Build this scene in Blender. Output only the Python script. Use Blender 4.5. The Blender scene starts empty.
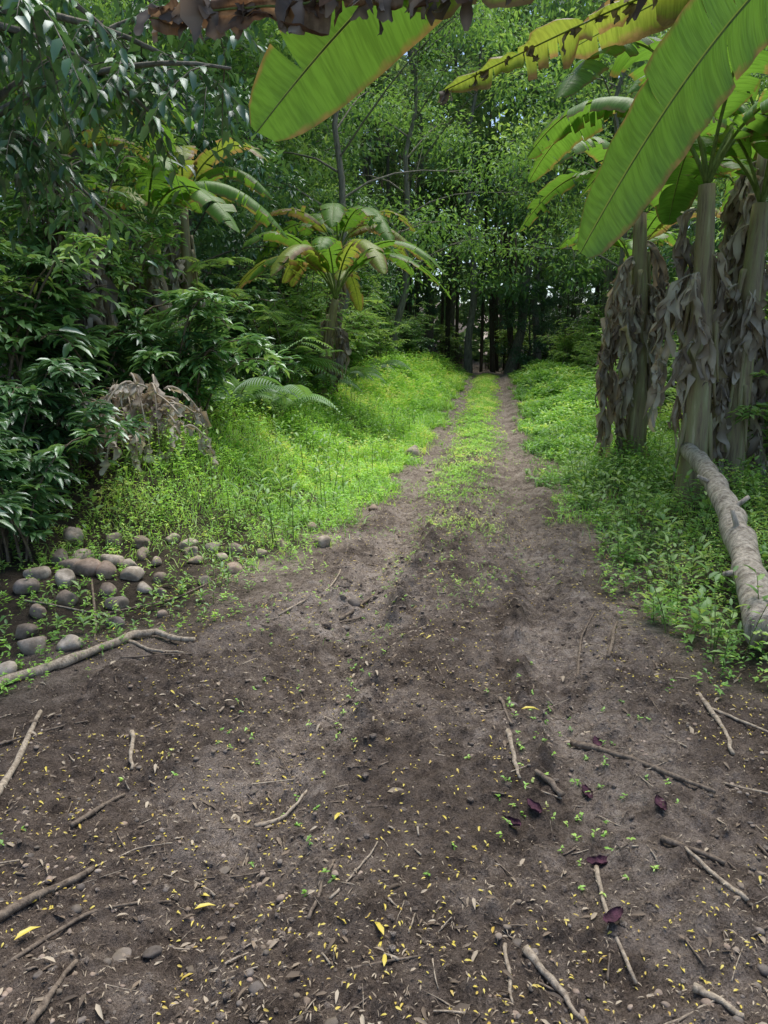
import bpy, math, numpy as np
from mathutils import Vector
R = np.random.RandomState
scene = bpy.context.scene
pi = math.pi

# ------------------------------------------------------------ helpers
def nrm(v):
    v = np.asarray(v, float)
    l = np.linalg.norm(v, axis=-1, keepdims=True)
    return v / np.maximum(l, 1e-9)

def hsh(ix, iy, s):
    a = np.sin(ix * 127.1 + iy * 311.7 + s * 74.7) * 43758.5453
    return a - np.floor(a)
def vnoise(x, y, s=0):
    ix = np.floor(x); iy = np.floor(y); fx = x - ix; fy = y - iy
    fx = fx * fx * (3 - 2 * fx); fy = fy * fy * (3 - 2 * fy)
    a = hsh(ix, iy, s); b = hsh(ix + 1, iy, s); c = hsh(ix, iy + 1, s); d = hsh(ix + 1, iy + 1, s)
    return (a * (1 - fx) + b * fx) * (1 - fy) + (c * (1 - fx) + d * fx) * fy
def fbm(x, y, f=1.0, o=4, s=0):
    r = 0; a = 0.5; t = 0
    for i in range(o):
        r = r + a * vnoise(x * f + i * 13.7, y * f - i * 7.3, s + i); t += a; a *= 0.5; f *= 2.03
    return r / t
def sst(a, b, x):
    t = np.clip((x - a) / (b - a), 0, 1); return t * t * (3 - 2 * t)

class MB:
    def __init__(s):
        s.v = []; s.n = 0; s.loops = []; s.sizes = []; s.m = []; s.r = []; s.a = []
    def add(s, V, Fs, mat=0, rnd=0.5, att=None):
        V = np.asarray(V, float).reshape(-1, 3); k = len(V)
        s.v.append(V)
        s.r.append(np.broadcast_to(np.asarray(rnd, float), (k,)).copy())
        s.a.append(np.zeros((k, 2)) if att is None else np.asarray(att, float).reshape(-1, 2))
        for F in (Fs if isinstance(Fs, list) else [Fs]):
            F = np.asarray(F, int)
            s.loops.append((F + s.n).ravel()); s.sizes.append(np.full(len(F), F.shape[1])); s.m.append(np.full(len(F), mat))
        s.n += k
    def mesh(s, name, mats, smooth=True):
        me = bpy.data.meshes.new(name)
        V = np.concatenate(s.v); L = np.concatenate(s.loops); S = np.concatenate(s.sizes); M = np.concatenate(s.m)
        me.vertices.add(len(V)); me.vertices.foreach_set("co", V.ravel())
        me.loops.add(len(L)); me.loops.foreach_set("vertex_index", L.astype(np.int32))
        me.polygons.add(len(S)); st = np.concatenate([[0], np.cumsum(S)[:-1]])
        me.polygons.foreach_set("loop_start", st.astype(np.int32))
        for m in mats: me.materials.append(m)
        me.polygons.foreach_set("material_index", M.astype(np.int32))
        me.polygons.foreach_set("use_smooth", np.full(len(S), smooth))
        A = np.concatenate(s.a)
        for nm, d in (("rnd", np.concatenate(s.r)), ("lu", A[:, 0]), ("lv", A[:, 1])):
            at = me.attributes.new(nm, 'FLOAT', 'POINT'); at.data.foreach_set("value", d.astype(np.float32))
        me.update(calc_edges=True); me.validate()
        return me
    def obj(s, name, mats, smooth=True):
        o = bpy.data.objects.new(name, s.mesh(name, mats, smooth)); scene.collection.objects.link(o); return o

def inst(name, me, loc, rz=0, sc=1.0, tilt=(0, 0)):
    o = bpy.data.objects.new(name, me); scene.collection.objects.link(o)
    o.location = loc; o.rotation_euler = (tilt[0], tilt[1], rz)
    o.scale = (sc, sc, sc) if np.isscalar(sc) else sc
    return o

def tube(mb, P, rad, seg=6, mat=0, rnd=0.5, cap=True):
    P = np.asarray(P, float); n = len(P)
    rad = np.broadcast_to(np.asarray(rad, float), (n,))
    T = nrm(np.gradient(P, axis=0))
    ref = np.array([0.13, 0.21, 1.0]) if abs(T[:, 2].mean()) < 0.8 else np.array([1.0, 0.17, 0.1])
    S = nrm(np.cross(T, ref)); N = np.cross(S, T)
    a = np.linspace(0, 2 * pi, seg, endpoint=False)
    V = P[:, None] + rad[:, None, None] * (np.cos(a)[None, :, None] * S[:, None] + np.sin(a)[None, :, None] * N[:, None])
    i = np.arange(n - 1)[:, None] * seg; j = np.arange(seg)[None]; k = (j + 1) % seg
    F = np.stack([i + j, i + k, i + seg + k, i + seg + j], -1).reshape(-1, 4)
    Fs = [F]
    att = np.zeros((n * seg, 2)); ln = np.concatenate([[0], np.cumsum(np.linalg.norm(np.diff(P, axis=0), axis=1))])
    att[:, 0] = np.repeat(ln, seg); att[:, 1] = np.tile(a, n)
    if cap:
        Fs += [np.arange(seg)[::-1][None], (np.arange(seg) + (n - 1) * seg)[None]]
    mb.add(V.reshape(-1, 3), Fs, mat, rnd, att)

def bez(p0, p1, p2, p3, n):
    t = np.linspace(0, 1, n)[:, None]
    p0, p1, p2, p3 = [np.asarray(p, float) for p in (p0, p1, p2, p3)]
    return (1 - t) ** 3 * p0 + 3 * (1 - t) ** 2 * t * p1 + 3 * (1 - t) * t * t * p2 + t ** 3 * p3

TH = np.array([[0, 0, 0], [.3, .46, .07], [.3, 0, 0], [.3, -.46, .07], [.68, .36, 0], [.68, 0, -.07], [.68, -.36, 0], [1, 0, -.22]])
FH3 = np.array([[0, 2, 1], [0, 3, 2], [4, 5, 7], [5, 6, 7]]); FH4 = np.array([[1, 2, 5, 4], [2, 3, 6, 5]])
TL = np.array([[0, 0, 0], [.42, .5, .1], [.42, -.5, .1], [1, 0, -.12]]); FL = np.array([[0, 2, 3], [0, 3, 1]])
def leaves(mb, P, D, U, L, W, rnd, hi=False, mat=0):
    P = np.asarray(P, float); n = len(P)
    if n == 0: return
    D = nrm(D); S = nrm(np.cross(D, U)); N = np.cross(S, D)
    T = TH if hi else TL
    L = np.broadcast_to(L, (n,)); W = np.broadcast_to(W, (n,)); rnd = np.broadcast_to(rnd, (n,))
    V = P[:, None] + T[None, :, 0:1] * L[:, None, None] * D[:, None] + T[None, :, 1:2] * W[:, None, None] * S[:, None] + T[None, :, 2:3] * L[:, None, None] * N[:, None]
    k = len(T); off = (np.arange(n) * k)[:, None, None]
    Fs = [(FH3[None] + off).reshape(-1, 3), (FH4[None] + off).reshape(-1, 4)] if hi else [(FL[None] + off).reshape(-1, 3)]
    att = np.zeros((n * k, 2)); att[:, 1] = np.tile(T[:, 1], n); att[:, 0] = np.tile(T[:, 0], n)
    mb.add(V.reshape(-1, 3), Fs, mat, np.repeat(rnd, k), att)

# ------------------------------------------------------------ materials
def newmat(name):
    m = bpy.data.materials.new(name); m.use_nodes = True
    nt = m.node_tree; nt.nodes.clear(); return m, nt, nt.nodes, nt.links
def ramp(N, stops, interp='LINEAR'):
    r = N.new("ShaderNodeValToRGB"); e = r.color_ramp.elements; r.color_ramp.interpolation = interp
    while len(e) < len(stops): e.new(0.5)
    for i, (p, c) in enumerate(stops):
        e[i].position = p; e[i].color = (c[0], c[1], c[2], 1)
    return r
def attr(N, nm):
    a = N.new("ShaderNodeAttribute"); a.attribute_name = nm; return a
def noise(N, Lk, co, sc, det=4, rough=.55):
    n = N.new("ShaderNodeTexNoise"); n.inputs['Scale'].default_value = sc; n.inputs['Detail'].default_value = det
    n.inputs['Roughness'].default_value = rough
    if co is not None: Lk.new(co, n.inputs['Vector'])
    return n
def mixc(N, Lk, f, a, b, mode='MIX'):
    m = N.new("ShaderNodeMix"); m.data_type = 'RGBA'; m.blend_type = mode
    for s, x in ((m.inputs[0], f), (m.inputs[6], a), (m.inputs[7], b)):
        if isinstance(x, (int, float)): s.default_value = x
        elif isinstance(x, tuple): s.default_value = (*x[:3], 1)
        else: Lk.new(x, s)
    return m.outputs[2]
def math_(N, Lk, op, a, b=None, clamp=False):
    m = N.new("ShaderNodeMath"); m.operation = op; m.use_clamp = clamp
    for s, x in zip(m.inputs, (a, b)):
        if x is None: continue
        if isinstance(x, (int, float)): s.default_value = x
        else: Lk.new(x, s)
    return m.outputs[0]
def bump(N, Lk, h, st, dist=0.01, prev=None):
    b = N.new("ShaderNodeBump"); b.inputs['Strength'].default_value = st; b.inputs['Distance'].default_value = dist
    Lk.new(h, b.inputs['Height'])
    if prev is not None: Lk.new(prev, b.inputs['Normal'])
    return b.outputs[0]

GAIN = 1.8
def leaf_mat(name, stops, transl=.35, rough=.45, gl=.04, objvar=True, tint=(1.2, 1.12, .7), gain=None):
    g = GAIN if gain is None else gain
    m, nt, N, Lk = newmat(name)
    a = attr(N, "rnd"); rp = ramp(N, [(p, tuple(min(.85, q * g) for q in c)) for p, c in stops])
    f = a.outputs['Fac']
    if objvar:
        oi = N.new("ShaderNodeObjectInfo")
        f = math_(N, Lk, 'ADD', f, math_(N, Lk, 'MULTIPLY', math_(N, Lk, 'SUBTRACT', oi.outputs['Random'], .5), .4))
    Lk.new(f, rp.inputs[0]); col = rp.outputs[0]
    d = N.new("ShaderNodeBsdfDiffuse"); Lk.new(col, d.inputs[0])
    t = N.new("ShaderNodeBsdfTranslucent"); tcol = mixc(N, Lk, 1.0, col, tint, 'MULTIPLY'); Lk.new(tcol, t.inputs[0])
    mx = N.new("ShaderNodeMixShader"); mx.inputs[0].default_value = transl
    Lk.new(d.outputs[0], mx.inputs[1]); Lk.new(t.outputs[0], mx.inputs[2])
    gs = N.new("ShaderNodeBsdfGlossy"); gs.inputs['Roughness'].default_value = rough; gs.inputs[0].default_value = (.9, .95, 1, 1)
    m2 = N.new("ShaderNodeMixShader"); m2.inputs[0].default_value = gl
    Lk.new(mx.outputs[0], m2.inputs[1]); Lk.new(gs.outputs[0], m2.inputs[2])
    o = N.new("ShaderNodeOutputMaterial"); Lk.new(m2.outputs[0], o.inputs[0]); return m

G_dark = leaf_mat("leaf_dark_green", [(0, (.026, .055, .028)), (.45, (.05, .115, .045)), (.8, (.09, .185, .062)), (1, (.16, .26, .09))], .35, .32, .09)
G_mid = leaf_mat("leaf_mid_green", [(0, (.038, .082, .034)), (.4, (.075, .155, .052)), (.8, (.14, .25, .075)), (1, (.22, .33, .1))], .42)
G_light = leaf_mat("leaf_light_green", [(0, (.055, .12, .035)), (.5, (.12, .23, .06)), (1, (.24, .35, .1))], .45)
G_weed = leaf_mat("weed_green", [(0, (.065, .14, .026)), (.3, (.13, .26, .042)), (.65, (.2, .37, .062)), (.85, (.28, .43, .09)), (1, (.4, .45, .16))], .45, objvar=False, gain=2.0)
G_weed2 = leaf_mat("verge_weed_green", [(0, (.045, .11, .028)), (.4, (.1, .22, .042)), (.8, (.18, .34, .066)), (1, (.33, .42, .12))], .42, objvar=False, gain=1.9)
G_farhaze = leaf_mat("leaf_far_hazed", [(0, (.055, .1, .05)), (.5, (.11, .18, .085)), (1, (.2, .29, .14))], .42, .6, .02)  # lightened and greyed green: distance haze put into the leaf colour
M_yellow = leaf_mat("fallen_yellow_leaf", [(0, (.6, .5, .08)), (.5, (.72, .58, .1)), (1, (.5, .34, .08))], .1, objvar=False, tint=(1, 1, 1), gain=1)
M_litter = leaf_mat("dry_litter", [(0, (.08, .06, .045)), (.5, (.25, .19, .135)), (1, (.52, .44, .33))], .05, .8, .02, objvar=False, tint=(1, 1, 1), gain=1)
B_rag = leaf_mat("dead_banana_shreds", [(0, (.11, .085, .065)), (.35, (.32, .255, .2)), (.7, (.54, .475, .39)), (1, (.72, .67, .58))], .25, .7, .03, objvar=False, tint=(1.1, .95, .75), gain=1)

def bark_mat(name, c1, c2, sc=6, st=.6, green=0.0):
    m, nt, N, Lk = newmat(name)
    tc = N.new("ShaderNodeTexCoord"); mp = N.new("ShaderNodeMapping"); mp.inputs['Scale'].default_value = (1, 1, .25)
    Lk.new(tc.outputs['Object'], mp.inputs[0])
    n = noise(N, Lk, mp.outputs[0], sc * 3, 4, .7)
    r = ramp(N, [(.3, c1), (.65, c2)]); Lk.new(n.outputs['Fac'], r.inputs[0])
    col = r.outputs[0]
    if green > 0:
        n2 = noise(N, Lk, tc.outputs['Object'], sc * .5, 2)
        col = mixc(N, Lk, math_(N, Lk, 'MULTIPLY', n2.outputs['Fac'], green), r.outputs[0], (.07, .1, .035))
    p = N.new("ShaderNodeBsdfPrincipled"); p.inputs['Roughness'].default_value = .85; p.inputs['Specular IOR Level'].default_value = .2
    Lk.new(col, p.inputs['Base Color']); Lk.new(bump(N, Lk, n.outputs['Fac'], st, .02), p.inputs['Normal'])
    o = N.new("ShaderNodeOutputMaterial"); Lk.new(p.outputs[0], o.inputs[0]); return m
M_bark = bark_mat("tree_bark", (.1, .09, .08), (.34, .3, .26), green=.35)
M_barkd = bark_mat("dark_bark", (.045, .04, .033), (.15, .13, .11), green=.3)
M_log = bark_mat("log_bark", (.16, .13, .1), (.66, .58, .48), sc=9, st=1.0)
M_twig = bark_mat("twig_bark", (.07, .052, .04), (.27, .215, .165), sc=20, st=.4)
M_twigl = bark_mat("pale_stick", (.17, .13, .095), (.52, .44, .34), sc=20, st=.4)
M_greenstem = bark_mat("green_stem", (.08, .12, .03), (.2, .26, .08), sc=10, st=.2)

def banana_mat(name, base, base2, edge, dead=0.0, transl=.5):
    m, nt, N, Lk = newmat(name)
    lu = attr(N, "lu"); lv = attr(N, "lv"); rn = attr(N, "rnd")
    tc = N.new("ShaderNodeTexCoord")
    cx_ = N.new("ShaderNodeCombineXYZ"); Lk.new(math_(N, Lk, 'MULTIPLY', lu.outputs['Fac'], 90.), cx_.inputs[0])
    Lk.new(math_(N, Lk, 'MULTIPLY', lv.outputs['Fac'], 1.2), cx_.inputs[1]); Lk.new(math_(N, Lk, 'MULTIPLY', rn.outputs['Fac'], 30.), cx_.inputs[2])
    v = noise(N, Lk, cx_.outputs[0], 1., 2, .6)
    n2 = noise(N, Lk, tc.outputs['Object'], 2.5 if dead < .5 else 7, 4, .7)
    if dead > .5:
        nr = ramp(N, [(.35, (0, 0, 0)), (.62, (1, 1, 1))]); Lk.new(n2.outputs['Fac'], nr.inputs[0]); col = mixc(N, Lk, nr.outputs[0], base, base2)
    else: col = mixc(N, Lk, n2.outputs['Fac'], base, base2)
    vr = ramp(N, [(.35, (.72, .72, .72)), (.6, (1, 1, 1))]); Lk.new(v.outputs['Fac'], vr.inputs[0])
    col = mixc(N, Lk, 1.0, col, vr.outputs[0], 'MULTIPLY')
    ab = math_(N, Lk, 'ABSOLUTE', lv.outputs['Fac'])
    n3 = noise(N, Lk, tc.outputs['Object'], 9, 3, .7)
    e = math_(N, Lk, 'ADD', ab, math_(N, Lk, 'MULTIPLY', math_(N, Lk, 'SUBTRACT', n3.outputs['Fac'], .5), .35 + min(dead, .5)))
    if dead > .5: er = ramp(N, [(.35, (0, 0, 0)), (1, (.8, .8, .8))])
    else: er = ramp(N, [(.86 - dead, (0, 0, 0)), (.99 - dead * .6, (1, 1, 1))])
    Lk.new(e, er.inputs[0])
    ec = ramp(N, [(.3, (edge[0] * .35, edge[1] * .3, edge[2] * .3)), (.7, edge)]); Lk.new(n3.outputs['Fac'], ec.inputs[0])
    col = mixc(N, Lk, er.outputs[0], col, ec.outputs[0])
    rib = math_(N, Lk, 'LESS_THAN', ab, .03)
    col = mixc(N, Lk, rib, col, (.26, .34, .1) if dead < .5 else (.3, .22, .14))
    p = N.new("ShaderNodeBsdfPrincipled"); p.inputs['Roughness'].default_value = .42 if dead < .5 else .8
    p.inputs['Specular IOR Level'].default_value = .4 if dead < .5 else .15
    Lk.new(col, p.inputs['Base Color']); Lk.new(bump(N, Lk, v.outputs['Fac'], .5, .006), p.inputs['Normal'])
    t = N.new("ShaderNodeBsdfTranslucent"); tcol = mixc(N, Lk, 1.0, col, (1.15, 1.15, .7) if dead < .5 else (1, .9, .7), 'MULTIPLY'); Lk.new(tcol, t.inputs[0])
    mx = N.new("ShaderNodeMixShader"); mx.inputs[0].default_value = transl
    Lk.new(p.outputs[0], mx.inputs[1]); Lk.new(t.outputs[0], mx.inputs[2])
    o = N.new("ShaderNodeOutputMaterial"); Lk.new(mx.outputs[0], o.inputs[0]); return m
B_green = banana_mat("banana_leaf_green", (.11, .26, .04), (.2, .37, .065), (.36, .26, .11), transl=.5)
B_yel = banana_mat("banana_leaf_yellowing", (.2, .34, .06), (.4, .42, .09), (.44, .3, .16), dead=.25, transl=.5)
B_dead = banana_mat("banana_leaf_dead", (.17, .1, .065), (.5, .36, .25), (.2, .12, .08), dead=.9, transl=.35)
def stem_mat():
    m, nt, N, Lk = newmat("banana_stem")
    tc = N.new("ShaderNodeTexCoord")
    mp = N.new("ShaderNodeMapping"); mp.inputs['Scale'].default_value = (18, 18, 1.6); Lk.new(tc.outputs['Object'], mp.inputs[0])
    n = noise(N, Lk, mp.outputs[0], 1., 5, .7)
    r = ramp(N, [(.3, (.07, .05, .035)), (.45, (.26, .2, .12)), (.6, (.3, .29, .14)), (.75, (.56, .49, .35))]); Lk.new(n.outputs['Fac'], r.inputs[0])
    p = N.new("ShaderNodeBsdfPrincipled"); p.inputs['Roughness'].default_value = .6; Lk.new(r.outputs[0], p.inputs['Base Color'])
    Lk.new(bump(N, Lk, n.outputs['Fac'], .6, .01), p.inputs['Normal'])
    o = N.new("ShaderNodeOutputMaterial"); Lk.new(p.outputs[0], o.inputs[0]); return m
B_stem = stem_mat()

def dirt_mat(name):
    # rnd attribute = dampness plus shade painted on the near ground, lu attribute = leaf-mould amount away from the track
    m, nt, N, Lk = newmat(name)
    tc = N.new("ShaderNodeTexCoord"); co = tc.outputs['Object']
    a = noise(N, Lk, co, 1.6, 6, .68); b = noise(N, Lk, co, 15, 5, .75); c = noise(N, Lk, co, 110, 4, .8)
    f = math_(N, Lk, 'ADD', math_(N, Lk, 'MULTIPLY', a.outputs['Fac'], .24), math_(N, Lk, 'ADD', math_(N, Lk, 'MULTIPLY', b.outputs['Fac'], .42), math_(N, Lk, 'MULTIPLY', c.outputs['Fac'], .38)))
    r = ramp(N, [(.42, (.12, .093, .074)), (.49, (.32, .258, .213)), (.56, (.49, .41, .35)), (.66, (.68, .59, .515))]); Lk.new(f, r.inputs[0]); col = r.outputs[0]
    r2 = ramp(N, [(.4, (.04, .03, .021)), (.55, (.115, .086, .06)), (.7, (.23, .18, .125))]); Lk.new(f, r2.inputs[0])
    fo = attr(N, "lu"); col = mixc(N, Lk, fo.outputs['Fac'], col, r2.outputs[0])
    vo = N.new("ShaderNodeTexVoronoi"); vo.inputs['Scale'].default_value = 60; Lk.new(co, vo.inputs['Vector'])
    vr = ramp(N, [(.0, (1, 1, 1)), (.34, (0, 0, 0))]); Lk.new(vo.outputs['Distance'], vr.inputs[0])
    sel = N.new("ShaderNodeSeparateColor"); Lk.new(vo.outputs['Color'], sel.inputs[0])
    pk = math_(N, Lk, 'GREATER_THAN', sel.outputs[0], .6)
    pm = math_(N, Lk, 'MULTIPLY', vr.outputs[0], pk)
    pc = ramp(N, [(0, (.07, .058, .048)), (.5, (.3, .25, .21)), (1, (.62, .55, .47))]); Lk.new(sel.outputs[1], pc.inputs[0])
    col = mixc(N, Lk, math_(N, Lk, 'MULTIPLY', pm, .6), col, pc.outputs[0])
    wet_dim = attr(N, "rnd")
    col = mixc(N, Lk, wet_dim.outputs['Fac'], col, mixc(N, Lk, 1.0, col, (.37, .34, .32), 'MULTIPLY'))
    p = N.new("ShaderNodeBsdfPrincipled"); p.inputs['Roughness'].default_value = .8; p.inputs['Specular IOR Level'].default_value = .3
    Lk.new(col, p.inputs['Base Color'])
    h1 = bump(N, Lk, b.outputs['Fac'], 1.0, .07); h2 = bump(N, Lk, c.outputs['Fac'], 1.0, .018, h1); h3 = bump(N, Lk, pm, .8, .006, h2)
    Lk.new(h3, p.inputs['Normal'])
    o = N.new("ShaderNodeOutputMaterial"); Lk.new(p.outputs[0], o.inputs[0]); return m
M_dirt = dirt_mat("path_dirt")

def stone_mat():
    m, nt, N, Lk = newmat("stone")
    tc = N.new("ShaderNodeTexCoord"); a = attr(N, "rnd")
    r = ramp(N, [(0, (.13, .11, .1)), (.3, (.28, .24, .21)), (.55, (.43, .32, .25)), (.75, (.5, .42, .35)), (1, (.7, .61, .5))]); Lk.new(a.outputs['Fac'], r.inputs[0])
    n = noise(N, Lk, tc.outputs['Object'], 22, 6, .7); n2 = noise(N, Lk, tc.outputs['Object'], 7, 3)
    k = ramp(N, [(.3, (.4, .37, .33)), (.7, (1.1, 1.1, 1.1))]); Lk.new(n.outputs['Fac'], k.inputs[0])
    col = mixc(N, Lk, 1.0, r.outputs[0], k.outputs[0], 'MULTIPLY')
    mo = ramp(N, [(.48, (0, 0, 0)), (.62, (1, 1, 1))]); Lk.new(n2.outputs['Fac'], mo.inputs[0])
    col = mixc(N, Lk, math_(N, Lk, 'MULTIPLY', mo.outputs[0], .6), col, (.14, .11, .075))
    p = N.new("ShaderNodeBsdfPrincipled"); p.inputs['Roughness'].default_value = .8; Lk.new(col, p.inputs['Base Color'])
    Lk.new(bump(N, Lk, n.outputs['Fac'], .5, .01), p.inputs['Normal'])
    o = N.new("ShaderNodeOutputMaterial"); Lk.new(p.outputs[0], o.inputs[0]); return m
M_stone = stone_mat()
M_bract = bark_mat("dark_bract", (.02, .01, .016), (.11, .045, .07), sc=15, st=.5)

# ------------------------------------------------------------ terrain
def cx(y): return -0.2 + 0.145 * np.asarray(y, float)
def hwL(y): return np.interp(y, [1.4, 2.2, 3, 3.55, 4.33, 5.5, 7.4, 12, 25, 60], [2.3, 1.85, 1.6, 1.32, 1.1, .98, .88, .82, .95, 1.2])
def hwR(y): return np.interp(y, [1.6, 2.4, 2.8, 3.2, 4.33, 5.5, 7.4, 11, 25, 60], [2.4, 2.1, 1.5, 1.12, .95, .97, .88, .78, .95, 1.3])
def base_h(x, y):
    x = np.asarray(x, float); y = np.asarray(y, float)
    d = x - cx(y)
    h = .35 * sst(12, 32, y) + 7 * sst(50, 110, y)
    h = h + .7 * sst(-1.4, -3.1, d) * (0.06 + .94 * sst(4.9, 6.8, y)) + .5 * sst(-4, -12, d)
    h = h + .2 * sst(1.15, 2.6, d) + .4 * sst(4, 14, d)
    m = np.maximum(sst(1.0, 2.2, np.abs(d)), .25)
    h = h + (fbm(x, y, .9, 4, 3) - .5) * .2 * m
    return h
def inside(x, y, jag=.35):
    d = x - cx(y); w = np.where(d < 0, hwL(y), hwR(y))
    e = (w - np.abs(d)) + (fbm(x, y, 2.2, 4, 9) - .5) * jag * 1.9 + (fbm(x, y, 13, 2, 19) - .5) * .12
    return e
def ridges(x, y, d):
    br = sst(.32, .5, fbm(x * .3, y, 1.7, 3, 66))
    a = np.exp(-((d + .30 + .06 * np.sin(y * 2.1)) / .08) ** 2) * sst(1.2, 2.0, y) * (1 - sst(5.5, 7, y)) * br
    b = np.exp(-((d - .27 - .04 * np.sin(y * 3)) / .035) ** 2) * sst(1.6, 2.6, y) * (1 - sst(4.4, 5.6, y)) * sst(.38, .5, fbm(x * .3, y, 2.2, 3, 67))
    c = np.exp(-((d - .355 - .04 * np.sin(y * 3)) / .05) ** 2) * sst(1.6, 2.6, y) * (1 - sst(4.4, 5.6, y))
    return a, b, c
def path_detail(x, y):
    d = x - cx(y) + .09 * (vnoise(y * .8, y * 0, 5) - .5)
    h = np.zeros_like(d)
    h -= .055 * np.exp(-((d + .58) / .15) ** 2) + .055 * np.exp(-((d - .5) / .15) ** 2)
    h += .035 * np.exp(-((d + .08) / .18) ** 2) + .02 * np.exp(-((d - .78) / .1) ** 2)
    a, b, c = ridges(x, y, d)
    h += a * .12 * np.clip(fbm(x, y, 10, 4, 2) * 2.2 - .8, -.1, 1)
    h -= b * .06 * fbm(x, y, 9, 3, 6)
    h += c * .08 * np.clip(fbm(x, y, 11, 3, 7) * 2 - .6, 0, 1)
    rg4 = np.exp(-((x + .18 + (4.35 - y) * .1) / .16) ** 2 - ((y - 4.35) / .35) ** 2)
    h += rg4 * .16 * (fbm(x, y, 8, 4, 77) - .25)
    h += (fbm(x, y, 4, 5, 11) - .5) * .075 + (fbm(x, y, 19, 4, 12) - .5) * .05
    h += np.clip(fbm(x, y, 34, 2, 44) - .58, 0, 1) * .08
    tr = np.exp(-((d - .5) / .12) ** 2) * (fbm(x, y, 1.2, 2, 8) > .5)
    h += tr * .005 * np.sin(y * 90 + d * 40)
    return h
def path_z(x, y):
    e = inside(x, y)
    return base_h(x, y) + path_detail(x, y) + .012 - .06 * (1 - sst(-.1, .12, e))
def gz(x, y):
    e = inside(x, y)
    return base_h(x, y) - .14 * sst(.0, .25, e) + (fbm(x, y, 7, 3, 14) - .5) * .03
def topz(x, y):
    x = np.asarray(x, float); y = np.asarray(y, float)
    return np.maximum(path_z(x, y), gz(x, y))

def grow(a, b, s0, g, smax):
    r = [a]; s = s0
    while r[-1] < b: r.append(r[-1] + s); s = min(s * g, smax)
    return np.array(r)
def wet_shade(x, y):
    d = x - cx(y) + .09 * (vnoise(y * .8, y * 0, 5) - .5)
    a, b, c = ridges(x, y, d)
    w = .1 + sst(.45, .65, fbm(x, y, 2.2, 5, 21)) * .4
    w = w + .35 * a * sst(.35, .6, fbm(x, y, 5, 3, 24)) + .45 * b + .25 * c + .3 * sst(.75, 1.3, d) * (1 - sst(3, 6, y))
    w = w + .46 * (1 - sst(1.8, 4.6, y + (fbm(x, y, 1.5, 3, 25) - .5))) + .3 * sst(-.8, -1.5, d) * (1 - sst(4, 6, y))  # first term darkens the near ground: foreground shade put into the colour
    w = w + .35 * sst(.5, .64, fbm(x, y, 8, 3, 26)) + .25 * np.exp(-((d + .08) / .2) ** 2)
    w = w - .28 * np.exp(-((d + .58) / .16) ** 2) - .28 * np.exp(-((d - .5) / .16) ** 2)
    return np.clip(w, 0, 1)
def grid(X, Y, Zf, name, mat, forest=0):
    z = Zf(X, Y); ny, nx = X.shape
    V = np.stack([X, Y, z], -1).reshape(-1, 3)
    i = np.arange(ny - 1)[:, None] * nx; j = np.arange(nx - 1)[None]
    F = np.stack([i + j, i + j + 1, i + nx + j + 1, i + nx + j], -1).reshape(-1, 4)
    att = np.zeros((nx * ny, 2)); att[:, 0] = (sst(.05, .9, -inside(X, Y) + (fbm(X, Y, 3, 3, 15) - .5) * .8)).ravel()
    mb = MB(); mb.add(V, F, 0, wet_shade(X, Y).ravel(), att)
    return mb.obj(name, [mat])
xp = grow(0, 150, .05, 1.0, .05)[:60]; xp = np.concatenate([xp, grow(xp[-1] + .06, 150, .07, 1.1, 8)])
xs = np.concatenate([-xp[::-1][:-1], xp])
yp = np.concatenate([-grow(.1, 60, .2, 1.15, 6)[::-1], grow(0, 12, .06, 1.003, .1), grow(12.2, 200, .15, 1.06, 6)])
XX, YY = np.meshgrid(xs, yp)
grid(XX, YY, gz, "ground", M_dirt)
ds = np.linspace(-2.8, 2.8, 440)
ys = np.concatenate([grow(-8, .6, .1, 1, .1), grow(.7, 4.5, .011, 1.0015, .018), grow(4.53, 12, .022, 1.006, .1), grow(12.1, 60, .12, 1.02, .6)])
DD, YY = np.meshgrid(ds, ys); XX = DD + cx(YY)
grid(XX, YY, path_z, "dirt_path", M_dirt)

# ------------------------------------------------------------ stones
import bmesh
def ico(sub):
    bm = bmesh.new(); bmesh.ops.create_icosphere(bm, subdivisions=sub, radius=1)
    V = np.array([v.co[:] for v in bm.verts]); F = np.array([[v.index for v in f.verts] for f in bm.faces]); bm.free(); return V, F
I1 = ico(1); I2 = ico(2); I3 = ico(3)
def stone(mb, rng, p, s, I=I3, mat=0, rnd=None, flat=.7, cuts=6, cd=.88):
    V, F = I; V = V.copy()
    for _ in range(cuts):
        d = nrm(rng.normal(size=3)); k = .55 + .35 * rng.rand()
        t = V @ d; V = V - np.maximum(t - k, 0)[:, None] * d * cd
    V *= (1 + .12 * np.sin(V @ rng.normal(size=3) * 2 + rng.rand() * 6))[:, None]
    V *= s * np.array([1, .7 + .3 * rng.rand(), flat * (.8 + .3 * rng.rand())])
    a = rng.rand() * 2 * pi; c, sn = math.cos(a), math.sin(a)
    V = V @ np.array([[c, sn, 0], [-sn, c, 0], [0, 0, 1]])
    mb.add(V + np.asarray(p), F, mat, rng.rand() if rnd is None else rnd)

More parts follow.
